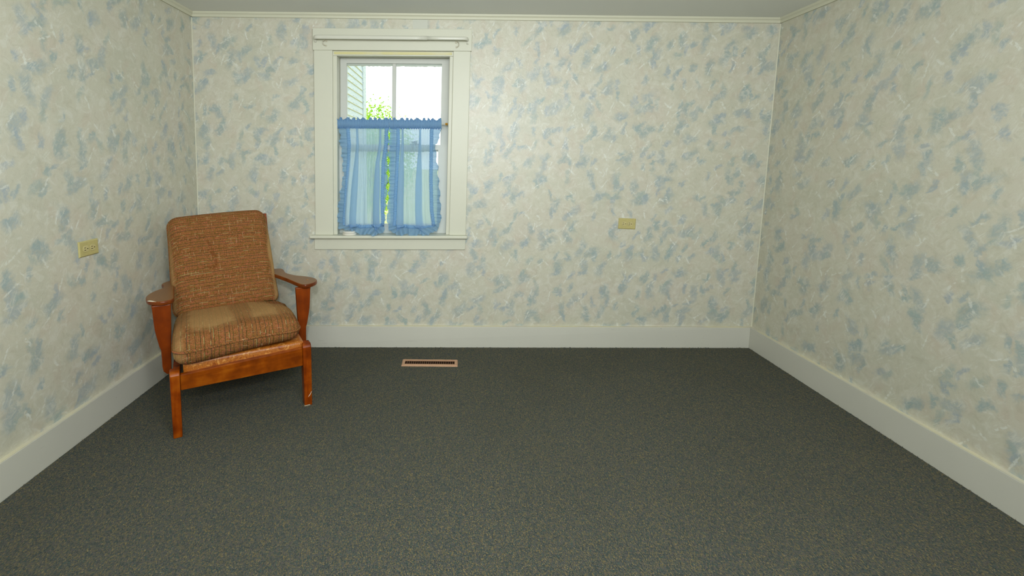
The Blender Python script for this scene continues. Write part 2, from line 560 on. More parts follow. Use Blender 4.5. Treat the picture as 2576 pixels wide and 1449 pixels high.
def glass():
    t = NT('window_glass')
    n = t.nt.nodes
    tr = t.node('ShaderNodeBsdfTransparent')
    tr.inputs[0].default_value = (0.96, 0.98, 0.97, 1)
    gl = t.node('ShaderNodeBsdfGlossy')
    gl.inputs['Roughness'].default_value = 0.02
    fr = t.node('ShaderNodeFresnel')
    fr.inputs['IOR'].default_value = 1.45
    ripple = t.node('ShaderNodeBump')
    ripple.inputs['Strength'].default_value = 0.05
    t.put(ripple.inputs['Height'], t.noise(t.coord('Object'), 6.0, 1.0))
    t.nt.links.new(ripple.outputs[0], gl.inputs['Normal'])
    mx = t.node('ShaderNodeMixShader')
    t.nt.links.new(fr.outputs[0], mx.inputs[0])
    t.nt.links.new(tr.outputs[0], mx.inputs[1])
    t.nt.links.new(gl.outputs[0], mx.inputs[2])
    t.nt.links.new(mx.outputs[0], t.out.inputs['Surface'])
    return t.mat
M['glass'] = glass()

def sheer(name, c1, c2, clear, transl=0.55):
    t = NT(name)
    p = t.coord('Object')
    x, y, z = t.split(p)
    weave = t.noise(t.vec(x * 700.0, y * 700.0, z * 700.0), 1.0, 1.0)
    col = t.mix(weave, c1, c2)
    df = t.node('ShaderNodeBsdfDiffuse')
    t.put(df.inputs['Color'], col)
    tl = t.node('ShaderNodeBsdfTranslucent')
    t.put(tl.inputs['Color'], col)
    m1 = t.node('ShaderNodeMixShader')
    m1.inputs[0].default_value = transl
    t.nt.links.new(df.outputs[0], m1.inputs[1])
    t.nt.links.new(tl.outputs[0], m1.inputs[2])
    tr = t.node('ShaderNodeBsdfTransparent')
    tr.inputs[0].default_value = tuple(0.55 + 0.45 * c for c in c1[:3]) + (1,)
    m2 = t.node('ShaderNodeMixShader')
    m2.inputs[0].default_value = clear
    t.nt.links.new(m1.outputs[0], m2.inputs[1])
    t.nt.links.new(tr.outputs[0], m2.inputs[2])
    t.nt.links.new(m2.outputs[0], t.out.inputs['Surface'])
    return t.mat
M['sheer'] = sheer('sheer_blue_fabric', lin(200, 226, 244), lin(212, 232, 246), 0.20, 0.74)
M['ruffle'] = sheer('sheer_blue_ruffle', lin(164, 204, 236), lin(184, 216, 242), 0.18, 0.66)
M['gather'] = sheer('gathered_blue_fabric', lin(136, 178, 218), lin(158, 196, 228), 0.03, 0.45)

def siding_mat():
    t = NT('peeling_white_siding')
    p = t.coord('Object')
    x, y, z = t.split(p)
    n = t.noise(t.vec(x * 9.0, y * 9.0, z * 40.0), 1.0, 4.0, 0.7)
    col = t.mix(t.ss(n, 0.52, 0.66), lin(206, 216, 221), lin(166, 180, 190))
    return t.finish(col, 0.7, 0.2)
M['siding'] = siding_mat()
M['siding_edge'] = plain('bare_yellow_board_edge', lin(222, 216, 176), 0.8, 0.1)
def leaf_mat():
    t = NT('leaf_lime')
    p = t.coord('Object')
    col = t.mix(t.ss(t.noise(p, 9.0, 2.0), 0.35, 0.65), lin(140, 205, 30), lin(214, 236, 70))
    df = t.node('ShaderNodeBsdfDiffuse')
    t.put(df.inputs['Color'], col)
    tl = t.node('ShaderNodeBsdfTranslucent')
    t.put(tl.inputs['Color'], col)
    mx = t.node('ShaderNodeMixShader')
    mx.inputs[0].default_value = 0.5
    t.nt.links.new(df.outputs[0], mx.inputs[1])
    t.nt.links.new(tl.outputs[0], mx.inputs[2])
    t.nt.links.new(mx.outputs[0], t.out.inputs['Surface'])
    return t.mat
M['leaf'] = leaf_mat()
def lawn_mat():
    t = NT('dry_lawn')
    p = t.coord('Object')
    n = t.noise(p, 2.0, 5.0, 0.7)
    return t.finish(t.ramp(n, [(0.35, lin(198, 202, 122)), (0.6, lin(224, 221, 166))]), 0.95, 0.05)
M['lawn'] = lawn_mat()

# ------------------------------------------------------------------ room shell
def yb(x, z):
    """the old back wall is slightly out of true: its plane twists by a few centimetres"""
    a, b = x / W, z / HC
    return (-0.030 * (1 - a) + 0.013 * a) * (1 - b) + (0.030 * (1 - a) - 0.029 * a) * b

def warp_back(p):
    return (p[0], p[1] + yb(p[0], p[2]), p[2])

def wall_panel(name, rects, fn, mat, uvoff=(0, 0)):
    v, f, uv = [], [], []
    for a0, a1, b0, b1 in rects:
        n = len(v)
        na, nb = max(1, int((a1 - a0) / 0.4)), max(1, int((b1 - b0) / 0.4))
        for j in range(nb + 1):
            for i in range(na + 1):
                a, b = a0 + (a1 - a0) * i / na, b0 + (b1 - b0) * j / nb
                v.append(fn(a, b))
                uv.append((a + uvoff[0], b + uvoff[1]))
        for j in range(nb):
            for i in range(na):
                k = n + j * (na + 1) + i
                f.append((k, k + 1, k + na + 2, k + na + 1))
    return structure(mesh_obj(name, v, f, mat, None, False, uv))

OX0, OX1, OZ0, OZ1 = 0.885, 1.660, 0.735, 1.945          # rough opening of the window
o = wall_panel('wall_back', [(-0.02, OX0, -0.02, HC + 0.05), (OX1, W + 0.02, -0.02, HC + 0.05), (OX0, OX1, -0.02, OZ0), (OX0, OX1, OZ1, HC + 0.05)],
               lambda a, b: (a, yb(a, b), b), M['paper_back'])
md = o.modifiers.new('thickness', 'SOLIDIFY'); md.thickness = 0.13; md.offset = -1
o = wall_panel('wall_left', [(FRONT - 0.1, 0.14, -0.02, HC + 0.05)], lambda a, b: (0.0, a, b), M['paper_left'])
md = o.modifiers.new('thickness', 'SOLIDIFY'); md.thickness = 0.12; md.offset = -1
o = wall_panel('wall_right', [(-0.14, -FRONT + 0.1, -0.02, HC + 0.05)], lambda a, b: (W, -a, b), M['paper_right'])
md = o.modifiers.new('thickness', 'SOLIDIFY'); md.thickness = 0.12; md.offset = -1
RX0, RX1, RZ0, RZ1 = 0.70, 3.30, 1.48, 2.11  # opening added for the rear fill panel
o = wall_panel('wall_front', [(-W - 0.02, -RX1, -0.02, HC + 0.05), (-RX0, 0.02, -0.02, HC + 0.05), (-RX1, -RX0, -0.02, RZ0), (-RX1, -RX0, RZ1, HC + 0.05)],
               lambda a, b: (-a, FRONT, b), M['paper_back'])
md = o.modifiers.new('thickness', 'SOLIDIFY'); md.thickness = 0.12; md.offset = -1

FLOOR = structure(MB().box(-0.12, W + 0.12, FRONT - 0.12, 0.13, -0.10, 0.0).build('floor', M['carpet']), 'grey green flecked low pile carpet')
structure(MB().box(-0.12, W + 0.12, FRONT - 0.12, 0.18, HC, HC + 0.10).build('ceiling', M['ceiling']), 'plain pale grey painted ceiling')

# frayed carpet fibres standing up against the baseboards
rnd = random.Random(5)
fz = MB()
def tuft(x, y):
    for _ in range(rnd.randint(2, 5)):
        a, h, w_ = rnd.uniform(0, 6.28), rnd.uniform(0.003, 0.008), rnd.uniform(0.0012, 0.0026)
        px_, py_ = x + rnd.gauss(0, 0.003), y + rnd.gauss(0, 0.002)
        dx, dy = w_ * math.cos(a), w_ * math.sin(a)
        fz.add([(px_ - dx, py_ - dy, -0.001), (px_ + dx, py_ + dy, -0.001), (px_ + dy, py_ - dx, -0.001), (px_ + rnd.gauss(0, 0.002), py_ + rnd.gauss(0, 0.002), h)], [(0, 1, 3), (1, 2, 3), (2, 0, 3), (0, 2, 1)])
for _ in range(150):
    x = rnd.uniform(0.3, W - 0.03)
    tuft(x, yb(x, 0) - 0.0225)
for _ in range(90):
    tuft(W - 0.0225, rnd.uniform(-2.2, -0.03))
for _ in range(70):
    tuft(0.0225, rnd.uniform(-2.0, -0.05))
fzo = fz.build('carpet_fray', M['carpet'], FLOOR)
fzo['kind'] = 'stuff'

# unseen window frame, added round the opening of the rear fill light
w2 = structure(empty('fill_opening', (0, 0, 0)), 'unseen window opening added behind the camera for the fill light')
for a, b, c, d in ((RX0 - 0.1, RX0, RZ0 - 0.1, RZ1 + 0.06), (RX1, RX1 + 0.1, RZ0 - 0.1, RZ1 + 0.06), (RX0, RX1, RZ0 - 0.1, RZ0), (RX0, RX1, RZ1, RZ1 + 0.06)):
    MB().box(a, b, FRONT - 0.12, FRONT + 0.02, c, d).build('casing', M['casing'], w2)

# baseboards with their yellowed top edge
HB, TB = 0.147, 0.020
bb = structure(MB().box(TB, W - TB, -TB, 0.01, 0, HB - 0.002).build('baseboard_back', M['baseboard'], warp=warp_back, bevel=0.002))
MB().box(TB, W - TB, -TB + 0.001, 0.01, HB - 0.002, HB).build('top_edge', M['board_top'], bb, warp=warp_back)
bb = structure(MB().box(-0.01, TB, FRONT, 0.0, 0, HB - 0.002).build('baseboard_left', M['baseboard'], bevel=0.002))
MB().box(-0.01, TB - 0.001, FRONT, 0.0, HB - 0.002, HB).build('top_edge', M['board_top'], bb)
bb = structure(MB().box(W - TB, W + 0.01, FRONT, 0.02, 0, HB - 0.002).build('baseboard_right', M['baseboard'], bevel=0.002))
MB().box(W - TB + 0.001, W + 0.01, FRONT, 0.02, HB - 0.002, HB).build('top_edge', M['board_top'], bb)

# small crown strips
PROF = [(0, 0), (0, -0.031), (0.010, -0.031), (0.012, -0.017), (0.019, -0.010), (0.021, 0)]
structure(MB().prism(PROF, lambda a, b, k: (k * W, -a, HC + b)).build('trim_1', M['crown'], warp=warp_back), 'narrow cream crown strip along the back wall')
structure(MB().prism(PROF, lambda a, b, k: (a, 0.03 + (FRONT - 0.03) * k, HC + b)).build('trim_2', M['crown']), 'narrow cream crown strip along the left wall')
structure(MB().prism(PROF, lambda a, b, k: (W - a, -0.03 + (FRONT + 0.03) * k, HC + b)).build('trim_3', M['crown']), 'narrow cream crown strip along the right wall')
# caulk lines in the two corners
structure(MB().prism([(0, 0), (0.0045, 0), (0, -0.004)], lambda a, b, k: (a, b, HB + (HC - 0.031 - HB) * k)).build('trim_4', M['crown'], warp=warp_back), 'thin pale caulk line in the left corner')
structure(MB().prism([(0, 0), (-0.0045, 0), (0, -0.004)], lambda a, b, k: (W + a, b, HB + (HC - 0.031 - HB) * k)).build('trim_5', M['crown'], warp=warp_back), 'thin pale caulk line in the right corner')

# ------------------------------------------------------------------ window_1
def rack(p):
    """the old frame is slightly racked"""
    return (p[0] + 0.013 * (p[2] - 1.4), p[1], p[2] + 0.0075 * (p[0] - 1.26))

w1 = structure(empty('window_1', (1.26, 0, 0.66)), 'white painted wooden double hung window with wide casing')
w1.matrix_parent_inverse.identity()
def wpart(name, mat, parent, *boxes, bevel=0.003, seg=2):
    mb = MB()
    for b in boxes:
        mb.box(*b)
    v = [rack(p) for p in mb.v]
    base = Vector((1.26, 0, 0.66))
    o = mesh_obj(name, [tuple(Vector(p) - base) for p in v], mb.f, mat, parent, False, None, bevel, seg)
    return o

wpart('head_casing', M['casing'], w1, (0.766, 1.764, -0.022, 0.02, 1.936, 2.070))
wpart('side_casing', M['casing'], w1, (0.772, 0.889, -0.020, 0.02, 0.761, 1.936))
wpart('side_casing', M['casing'], w1, (1.649, 1.757, -0.020, 0.02, 0.761, 1.936))
wpart('stool', M['casing'], w1, (0.742, 1.768, -0.052, 0.10, 0.741, 0.761), bevel=0.006)
wpart('apron', M['casing'], w1, (0.766, 1.756, -0.020, 0.02, 0.664, 0.741))
wpart('jamb', M['casing'], w1, (0.880, 0.908, 0.0, 0.15, 0.755, 1.945), bevel=0)
wpart('jamb', M['casing'], w1, (1.632, 1.662, 0.0, 0.15, 0.755, 1.945), bevel=0)
wpart('head_jamb', M['casing'], w1, (0.880, 1.662, 0.0, 0.15, 1.915, 1.95), bevel=0)
wpart('stop_molding', M['casing'], w1, (0.886, 0.914, -0.006, 0.040, 0.761, 1.906), bevel=0.004)
wpart('stop_molding', M['casing'], w1, (1.626, 1.651, -0.006, 0.040, 0.761, 1.906), bevel=0.004)
hs = wpart('stop_molding', M['casing'], w1, (0.8865, 1.6505, -0.006, 0.040, 1.906, 1.9355), bevel=0.003)
wpart('yellowed_strip', M['stop_yellow'], hs, (0.896, 1.640, -0.0085, -0.0055, 1.914, 1.930), bevel=0.001)
wpart('track', M['rod_white'], w1, (0.9085, 0.9125, 0.045, 0.062, 1.34, 1.905), bevel=0)
# sashes
def sash(name, y0, y1, z0, z1, gx0, gx1, gz0, gz1, mx0, mx1):
    s = wpart(name, M['sash'], w1,
              (0.910, gx0, y0, y1, z0, z1), (gx1, 1.630, y0, y1, z0, z1), (gx0, gx1, y0, y1, z0, gz0), (gx0, gx1, y0, y1, gz1, z1), bevel=0.0)
    wpart('muntin', M['sash'], s, (mx0, mx1, y0 + 0.004, y1 - 0.004, gz0, gz1), bevel=0.004)
    ym = (y0 + y1) / 2
    wpart('pane', M['glass'], s, (gx0 - 0.004, mx0 + 0.004, ym - 0.0015, ym + 0.0015, gz0 - 0.004, gz1 + 0.004), bevel=0)
    wpart('pane', M['glass'], s, (mx1 - 0.004, gx1 + 0.004, ym - 0.0015, ym + 0.0015, gz0 - 0.004, gz1 + 0.004), bevel=0)
    # sloping glazing putty along the top of the glass, crumbling at its lower edge
    mb = MB()
    rnd = random.Random(3)
    for (a, b) in ((gx0, mx0), (mx1, gx1)):
        n = 22
        for i in range(n):
            xa, xb = a + (b - a) * i / n, a + (b - a) * (i + 1) / n
            d = 0.010 + rnd.random() * 0.004
            mb.box(xa, xb, ym + 0.002, y1 - 0.002, gz1 - d, gz1)
    base = Vector((1.26, 0, 0.66))
    mesh_obj('glazing_putty', [tuple(Vector(rack(p)) - base) for p in mb.v], mb.f, M['sash'], s)
    return s
us = sash('upper_sash', 0.098, 0.130, 1.322, 1.915, 0.951, 1.575, 1.352, 1.880, 1.250, 1.274)
ls = sash('lower_sash', 0.060, 0.094, 0.762, 1.350, 0.955, 1.563, 0.822, 1.318, 1.250, 1.274)
wpart('sash_lock', M['dark_iron'], ls, (1.375, 1.445, 0.062, 0.092, 1.350, 1.358), (1.400, 1.425, 0.055, 0.085, 1.358, 1.376), (1.385, 1.412, 0.050, 0.064, 1.362, 1.372), bevel=0.003)

# plain patch of paper above the window
tag(MB().box(1.398, 1.491, -0.003, 0.0, 2.070, 2.134).build('wallpaper_patch', M['patch'], warp=warp_back),
    'plain unpatterned patch of wallpaper above the window head casing', 'wallpaper patch')

# ------------------------------------------------------------------ upper curtain rod and its hooks
def rod_path(x0, x1, yf, z0, z1, part='all'):
    pts = []
    r = 0.028
    for i in range(7):
        w = math.pi / 2 * i / 6
        pts.append((x0 + r - r * math.cos(w), yf + r - r * math.sin(w), z0))
    pts = [(x0, -0.022, z0)] + pts
    n = 12
    for i in range(1, n):
        pts.append((x0 + r + (x1 - x0 - 2 * r) * i / n, yf, z0 + (z1 - z0) * i / n))
    for i in range(7):
        w = math.pi / 2 * i / 6
        pts.append((x1 - r + r * math.sin(w), yf + r - r * math.cos(w), z1))
    pts.append((x1, -0.022, z1))
    return pts
cr = empty('curtain_rod', (1.27, -0.022, 2.0))
tag(cr, 'white enamelled flat curtain rod with curved ends over the window head casing', 'curtain rod')
P = [tuple(Vector(p) - Vector((1.27, -0.022, 2.0))) for p in rod_path(0.793, 1.745, -0.072, 2.000, 2.004)]
k = next(i for i, p in enumerate(P) if p[0] > 0.165)
MB().tube(P[:k + 1], 0.0065, 12, 0.0125).build('outer_tube', M['rod_white'], cr, True)
MB().tube(P[k:], 0.0055, 12, 0.0110).build('inner_tube', M['rod_white'], cr, True)
for sx in (-0.4765, 0.4745):
    MB().box(sx - 0.006, sx + 0.006, -0.012, 0.0, -0.020, 0.012).tube([(sx, -0.010, -0.018), (sx, -0.020, -0.021), (sx, -0.024, -0.012)], 0.0025, 8).build('end_bracket', M['rod_white'], cr, bevel=0.002)
for i, (hx, hz, lab) in enumerate(((0.850, 1.976, 'small clear plastic hook on the head casing near the left end of the curtain rod'),
                                   (1.682, 1.978, 'small clear plastic hook on the head casing near the right end of the curtain rod'))):
    h = empty('curtain_hook', (hx, -0.022, hz))
    tag(h, lab, 'hook', 'hooks below the curtain rod')
    s = -1 if i == 0 else 1
    arc = [(s * (-0.004 + 0.012 * math.sin(w)), -0.004 - 0.012 * math.sin(w), 0.016 * math.cos(w)) for w in [math.pi * j / 10 for j in range(11)]]
    MB().tube(arc, 0.0028, 8).build('clip', M['hook'], h, True)
    MB().box(s * -0.010 - 0.006, s * -0.010 + 0.006, -0.004, 0.0, 0.006, 0.020).build('tab', M['hook'], h, bevel=0.001)
    MB().box(s * -0.008 - 0.005, s * -0.008 + 0.005, -0.004, 0.0, -0.022, -0.012).build('tab', M['hook'], h, bevel=0.001)
    MB().tube([(s * 0.004, -0.002, 0.010), (s * 0.004, -0.009, 0.010)], 0.0018, 8).build('nail', M['hook_stain'], h)

# ------------------------------------------------------------------ cafe curtains
ROD_Z, ROD_Y = 1.482, 0.012
tr = empty('tension_rod', (1.27, ROD_Y, ROD_Z))
tag(tr, 'thin white tension rod with brass tips inside the window frame', 'curtain rod')
MB().tube([(-0.34, 0, -0.002), (0.335, 0, 0.004)], 0.0052, 12).build('rod', M['rod_white'], tr, True)
MB().tube([(-0.356, 0, -0.002), (-0.348, 0, -0.002), (-0.347, 0, -0.002), (-0.338, 0, -0.002)], 0.0075, 12).build('tip', M['brass'], tr)
MB().tube([(0.355, 0, 0.004), (0.338, 0, 0.004)], 0.0078, 12).build('tip', M['brass'], tr)

def cafe_panel(label, top, L, R, ruffle_out, seed, pleats):
    """top=(x0,x1) of the header; L,R tables (z,x) of the body edges; ruffle_out: outer path from top left round the bottom to top right"""
    rnd = random.Random(seed)
    base = Vector(((top[0] + top[1]) / 2, ROD_Y, ROD_Z))
    c = empty('cafe_curtain', base)
    tag(c, label, 'curtain', 'blue cafe curtains at the window')
    def mk(name, v, f, mat, parent=None):
        return mesh_obj(name, [tuple(Vector(p) - base) for p in v], f, mat, parent or c, True)
    ph = [rnd.random() * 6.28 for _ in range(6)]
    ZT, ZB = 1.452, 0.822
    def fold(s, z):
        t = (ZT - z) / (ZT - ZB)
        k = 0.35 + 0.65 * smoothstep(t * 1.6)
        y = 0.010 * k * math.sin(2 * math.pi * 3.1 * s + ph[0] + 0.5 * t)
        y += 0.006 * k * math.sin(2 * math.pi * 5.3 * s + ph[1] - 0.8 * t)
        y += 0.0035 * (1 - 0.8 * t) * math.sin(2 * math.pi * 17 * s + ph[2]) + 0.0022 * (1 - 0.9 * t) * math.sin(2 * math.pi * 29 * s + ph[3])
        return y
    def body(s, z):
        xl, xr = interp(L, z), interp(R, z)
        t = (ZT - z) / (ZT - ZB)
        sag = -0.010 * math.sin(math.pi * s) * t
        sx, py = s, 0.0
        for s0, wd in pleats:                       # pleats that fold back over themselves
            q = (s - s0) / wd
            if abs(q) < 0.5:
                k_ = (0.50 + 0.50 * smoothstep(t * 1.6)) * math.cos(math.pi * q) ** 2
                sx -= 0.72 * wd * k_ * math.sin(2 * math.pi * q)
                py -= 0.020 * k_ * math.cos(math.pi * q)
        return Vector((xl + (xr - xl) * sx + 0.006 * math.sin(7 * s + ph[4]) * t * math.sin(math.pi * s), ROD_Y - 0.006 + fold(s, z) + py - 0.012 * t, z + sag))
    ns, nz = 110, 44
    v, f = [], []
    for j in range(nz + 1):
        for i in range(ns + 1):
            v.append(body(i / ns, ZT + (ZB - ZT) * j / nz))
    for j in range(nz):
        for i in range(ns):
            a = j * (ns + 1) + i
            f.append((a, a + 1, a + ns + 2, a + ns + 1))
    mk('panel', v, f, M['sheer'])
    # heading: rod pocket with a stand-up frill, tightly gathered
    v, f = [], []
    x0, x1 = top
    nh = 420
    rows = [(-0.030, 0.0), (-0.020, 0.010), (-0.008, 0.0145), (0.004, 0.0155), (0.012, 0.0125), (0.022, 0.011), (0.036, 0.013)]
    back = [(0.036, -0.003), (0.020, -0.006), (0.006, -0.0125), (-0.008, -0.0125), (-0.022, -0.006), (-0.030, -0.001)]
    allr = [(z, -y) for z, y in rows] + [(z, -y) for z, y in back]
    for i in range(nh + 1):
        s = i / nh
        g = math.sin(s * 2 * math.pi * 46 + 1.7 * math.sin(s * 23 + ph[0]))
        g2 = math.sin(s * 2 * math.pi * 21 + ph[1] + 1.1 * math.sin(s * 11))
        fr = 0.5 + 0.5 * math.sin(s * 2 * math.pi * 9.5 + ph[2] + 1.5 * math.sin(s * 17))
        for kx, (z, y) in enumerate(allr):
            edge = max(0.0, (z - 0.012) / 0.024)
            low = max(0.0, (-z - 0.016) / 0.014)
            v.append((x0 + (x1 - x0) * s + 0.0020 * g2 * edge, ROD_Y + y * (1.0 + 0.30 * g) + 0.0050 * g + 0.006 * g2 * edge + 0.001 * g * low,
                      ROD_Z + 0.006 * (x0 + (x1 - x0) * s - 1.27) + z + edge * (0.016 * fr - 0.011 + 0.0012 * g) + low * 0.002 * g2))
    m_ = len(allr)
    for i in range(nh):
        for kx in range(m_ - 1):
            a = i * m_ + kx
            f.append((a, a + m_, a + m_ + 1, a + 1))
    mk('heading', v, f, M['gather'])
    # inner line of the ruffle: down the left edge, round the bottom, up the right edge
    inner = []
    for i in range(40):
        z = 1.455 + (ZB - 1.455) * i / 40
        inner.append(body(0.0, z))
    for i in range(41):
        inner.append(body(i / 40, ZB))
    for i in range(40, -1, -1):
        z = 1.455 + (ZB - 1.455) * i / 40
        if i < 40:
            inner.append(body(1.0, z))
    # arc-length parameter
    def resample(path, n):
        d = [0.0]
        for p, q in zip(path, path[1:]):
            d.append(d[-1] + (Vector(q) - Vector(p)).length)
        out = []
        j = 0
        for i in range(n + 1):
            s = d[-1] * i / n
            while j < len(d) - 2 and d[j + 1] < s:
                j += 1
            k_ = (s - d[j]) / max(1e-9, d[j + 1] - d[j])
            out.append(Vector(path[j]).lerp(Vector(path[j + 1]), max(0, min(1, k_))))
        return out
    # outer line given section by section so that the corners correspond: left side, bottom, right side
    lo, bo, ro = ruffle_out
    nL, nB, nR = 210, 130, 210
    inn = resample(inner[:41], nL)[:-1] + resample(inner[40:82], nB)[:-1] + resample(inner[80:], nR)
    out = resample([Vector((x, 0, z)) for x, z in lo], nL)[:-1] + resample([Vector((x, 0, z)) for x, z in bo], nB)[:-1] + resample([Vector((x, 0, z)) for x, z in ro], nR)
    n = len(inn)
    v, f = [], []
    rowsn = 5
    phs, rr = 0.0, []
    for i in range(n):
        phs += 0.62 + 0.24 * math.sin(i * 0.173 + seed) + 0.12 * math.sin(i * 0.71)
        rr.append(phs)
    for i in range(n):
        a, b = inn[i], out[min(i, len(out) - 1)]
        flip = smoothstep((i - nL * 0.9) / (nL * 0.2)) if i < n / 2 else smoothstep((n - i - nR * 0.9) / (nR * 0.2))
        yb_ = a.y - 0.016 - 0.020 * flip
        for q in range(rowsn + 1):
            t = q / rowsn
            p = a.lerp(Vector((b.x, yb_, b.z)), t)
            amp = 0.0025 + 0.0100 * t
            p.y += amp * math.sin(rr[i]) + 0.002
            # fluted edge also wobbles in the plane
            dirv = Vector((b.x - a.x, 0, b.z - a.z))
            if dirv.length > 1e-6:
                tang = Vector((-dirv.z, 0, dirv.x)).normalized()
                p += tang * (0.0035 * t * math.cos(rr[i])) + dirv.normalized() * (0.0050 * t * math.sin(rr[i] * 0.37 + 1.0))
            v.append(p)
    for i in range(n - 1):
        for q in range(rowsn):
            a = i * (rowsn + 1) + q
            f.append((a, a + 1, a + rowsn + 2, a + rowsn + 1))
    mk('ruffle', v, f, M['ruffle'])
    # gathered band where the ruffle is stitched on
    v, f = [], []
    for i in range(n):
        a, b = inn[i], out[min(i, len(out) - 1)]
        d = Vector((b.x - a.x, 0, b.z - a.z))
        d = d.normalized() if d.length > 1e-6 else Vector((1, 0, 0))
        g = math.sin(i * 1.9 + math.sin(i * 0.37) * 2)
        for q, (w_, yy) in enumerate(((-0.015, -0.002), (-0.010, -0.008), (-0.002, -0.010), (0.005, -0.007), (0.009, -0.002))):
            e = 0.0025 * g if q in (0, 4) else 0.0
            v.append(Vector((a.x, a.y, a.z)) + d * (w_ + e) + Vector((0, yy + 0.0022 * g, 0)))
    for i in range(n - 1):
        for q in range(4):
            a = i * 5 + q
            f.append((a, a + 1, a + 6, a + 5))
    mk('gathered_band', v, f, M['gather'])
    return c

cafe_panel('left panel of ruffled sheer blue cafe curtain beside the jar lids', (0.913, 1.2475),
           [(1.45, 0.977), (1.346, 0.983), (1.231, 0.978), (1.115, 0.967), (1.005, 0.957), (0.887, 0.947), (0.822, 0.946)],
           [(1.45, 1.232), (1.35, 1.229), (1.234, 1.211), (1.117, 1.208), (0.987, 1.204), (0.889, 1.205), (0.822, 1.206)],
           ([(0.930, 1.455), (0.932, 1.346), (0.943, 1.287), (0.948, 1.205), (0.951, 1.147), (0.927, 1.031), (0.915, 0.952), (0.911, 0.865), (0.915, 0.830)],
            [(0.915, 0.830), (0.930, 0.806), (0.980, 0.798), (1.020, 0.792), (1.040, 0.772), (1.101, 0.767), (1.166, 0.769), (1.205, 0.776), (1.218, 0.812)],
            [(1.218, 0.812), (1.222, 0.90), (1.228, 1.00), (1.234, 1.117), (1.238, 1.234), (1.242, 1.35), (1.243, 1.455)]), 3, ((0.25, 0.30), (0.84, 0.28)))
cafe_panel('right panel of ruffled sheer blue cafe curtain beside the brass rod tip', (1.2485, 1.584),
           [(1.45, 1.300), (1.351, 1.300), (1.235, 1.294), (1.118, 1.289), (1.009, 1.283), (0.89, 1.280), (0.822, 1.276)],
           [(1.453, 1.523), (1.261, 1.521), (1.121, 1.520), (0.922, 1.526), (0.822, 1.540)],
           ([(1.249, 1.455), (1.248, 1.257), (1.246, 1.118), (1.240, 0.971), (1.233, 0.858), (1.238, 0.825)],
            [(1.238, 0.825), (1.255, 0.796), (1.290, 0.775), (1.324, 0.767), (1.377, 0.768), (1.456, 0.768), (1.508, 0.773), (1.552, 0.793), (1.578, 0.820)],
            [(1.578, 0.820), (1.587, 0.893), (1.578, 0.991), (1.572, 1.090), (1.566, 1.155), (1.563, 1.210), (1.550, 1.282), (1.546, 1.355), (1.574, 1.402), (1.577, 1.455)]), 8, ((0.15, 0.28), (0.66, 0.30)))

# round lids on the window stool
def lid(z0, r, h, cx, label):
    prof = [(0.0, h), (r - 0.004, h), (r - 0.001, h - 0.002), (r, h - 0.004), (r, 0.004), (r - 0.001, 0.001), (r - 0.004, 0.0), (0.0, 0.0)]
    n = 40
    v, f = [], []
    for (a, b) in prof:
        for k in range(n):
            w = 2 * math.pi * k / n
            v.append((a * math.cos(w), a * math.sin(w), b))
    for i in range(len(prof) - 1):
        for k in range(n):
            f.append((i * n + k, (i + 1) * n + k, (i + 1) * n + (k + 1) % n, i * n + (k + 1) % n))
    o = mesh_obj('jar_lid', v, f, M['lid'], None, False)
    o.location = (cx, -0.002, z0)
    return tag(o, label, 'lid', 'lids on the window stool')
ST = 0.7590
lid(ST, 0.047, 0.0125, 0.985, 'lower and wider of two white round lids on the window stool')
lid(ST + 0.0125, 0.044, 0.0145, 0.985, 'upper and smaller of two white round lids under the left curtain')

# ------------------------------------------------------------------ outlets
def outlet(loc, rot, label):
    e = empty('wall_outlet', loc)
    e.rotation_euler = rot
    tag(e, label, 'outlet', 'ivory duplex outlets')
    # local: x along the plate, z up, -y out of the wall
    hw, hh = 0.0575, 0.0358
    v = [(-hw, 0, -hh), (hw, 0, -hh), (hw, 0, hh), (-hw, 0, hh),
         (-hw, -0.002, -hh), (hw, -0.002, -hh), (hw, -0.002, hh), (-hw, -0.002, hh),
         (-hw + 0.005, -0.0062, -hh + 0.005), (hw - 0.005, -0.0062, -hh + 0.005), (hw - 0.005, -0.0062, hh - 0.005), (-hw + 0.005, -0.0062, hh - 0.005)]
    f = [(3, 2, 1, 0)] + [(a + i, a + (i + 1) % 4, a + 4 + (i + 1) % 4, a + 4 + i) for a in (0, 4) for i in range(4)] + [(8, 9, 10, 11)]
    mesh_obj('cover_plate', v, f, M['plate'], e, False, None, 0.0012, 2)
    for cx in (-0.0205, 0.0195):
        pts = []
        for k in range(28):
            w = 2 * math.pi * k / 28
            pts.append((cx + 0.0168 * math.cos(w), max(-0.0145, min(0.0145, 0.0168 * math.sin(w)))))
        r = MB().prism(pts, lambda a, b, k: (a, -0.004 - 0.0042 * (1 - k), b)).build('receptacle', M['plate_face'], e, bevel=0.0008)
        MB().box(cx - 0.0098, cx - 0.0020, -0.0086, -0.0070, 0.0040, 0.0062).build('slot', M['slot'], r)
        MB().box(cx - 0.0105, cx - 0.0015, -0.0086, -0.0070, -0.0066, -0.0042).build('slot', M['slot'], r)
        MB().tube([(cx + 0.0085, -0.0070, -0.0004), (cx + 0.0085, -0.0086, -0.0004)], 0.0025, 12).build('ground_hole', M['slot'], r)
        # shadow groove round the receptacle
        ring = [(cx + 0.0178 * math.cos(2 * math.pi * k / 28), -0.0061, max(-0.0155, min(0.0155, 0.0178 * math.sin(2 * math.pi * k / 28)))) for k in range(29)]
        MB().tube(ring, 0.0005, 6, cap=False).build('rim_groove', M['screw'], r)
    MB().tube([(-0.0005, -0.006, 0), (-0.0005, -0.0078, 0)], 0.0030, 14).build('screw', M['screw'], e)
    return e
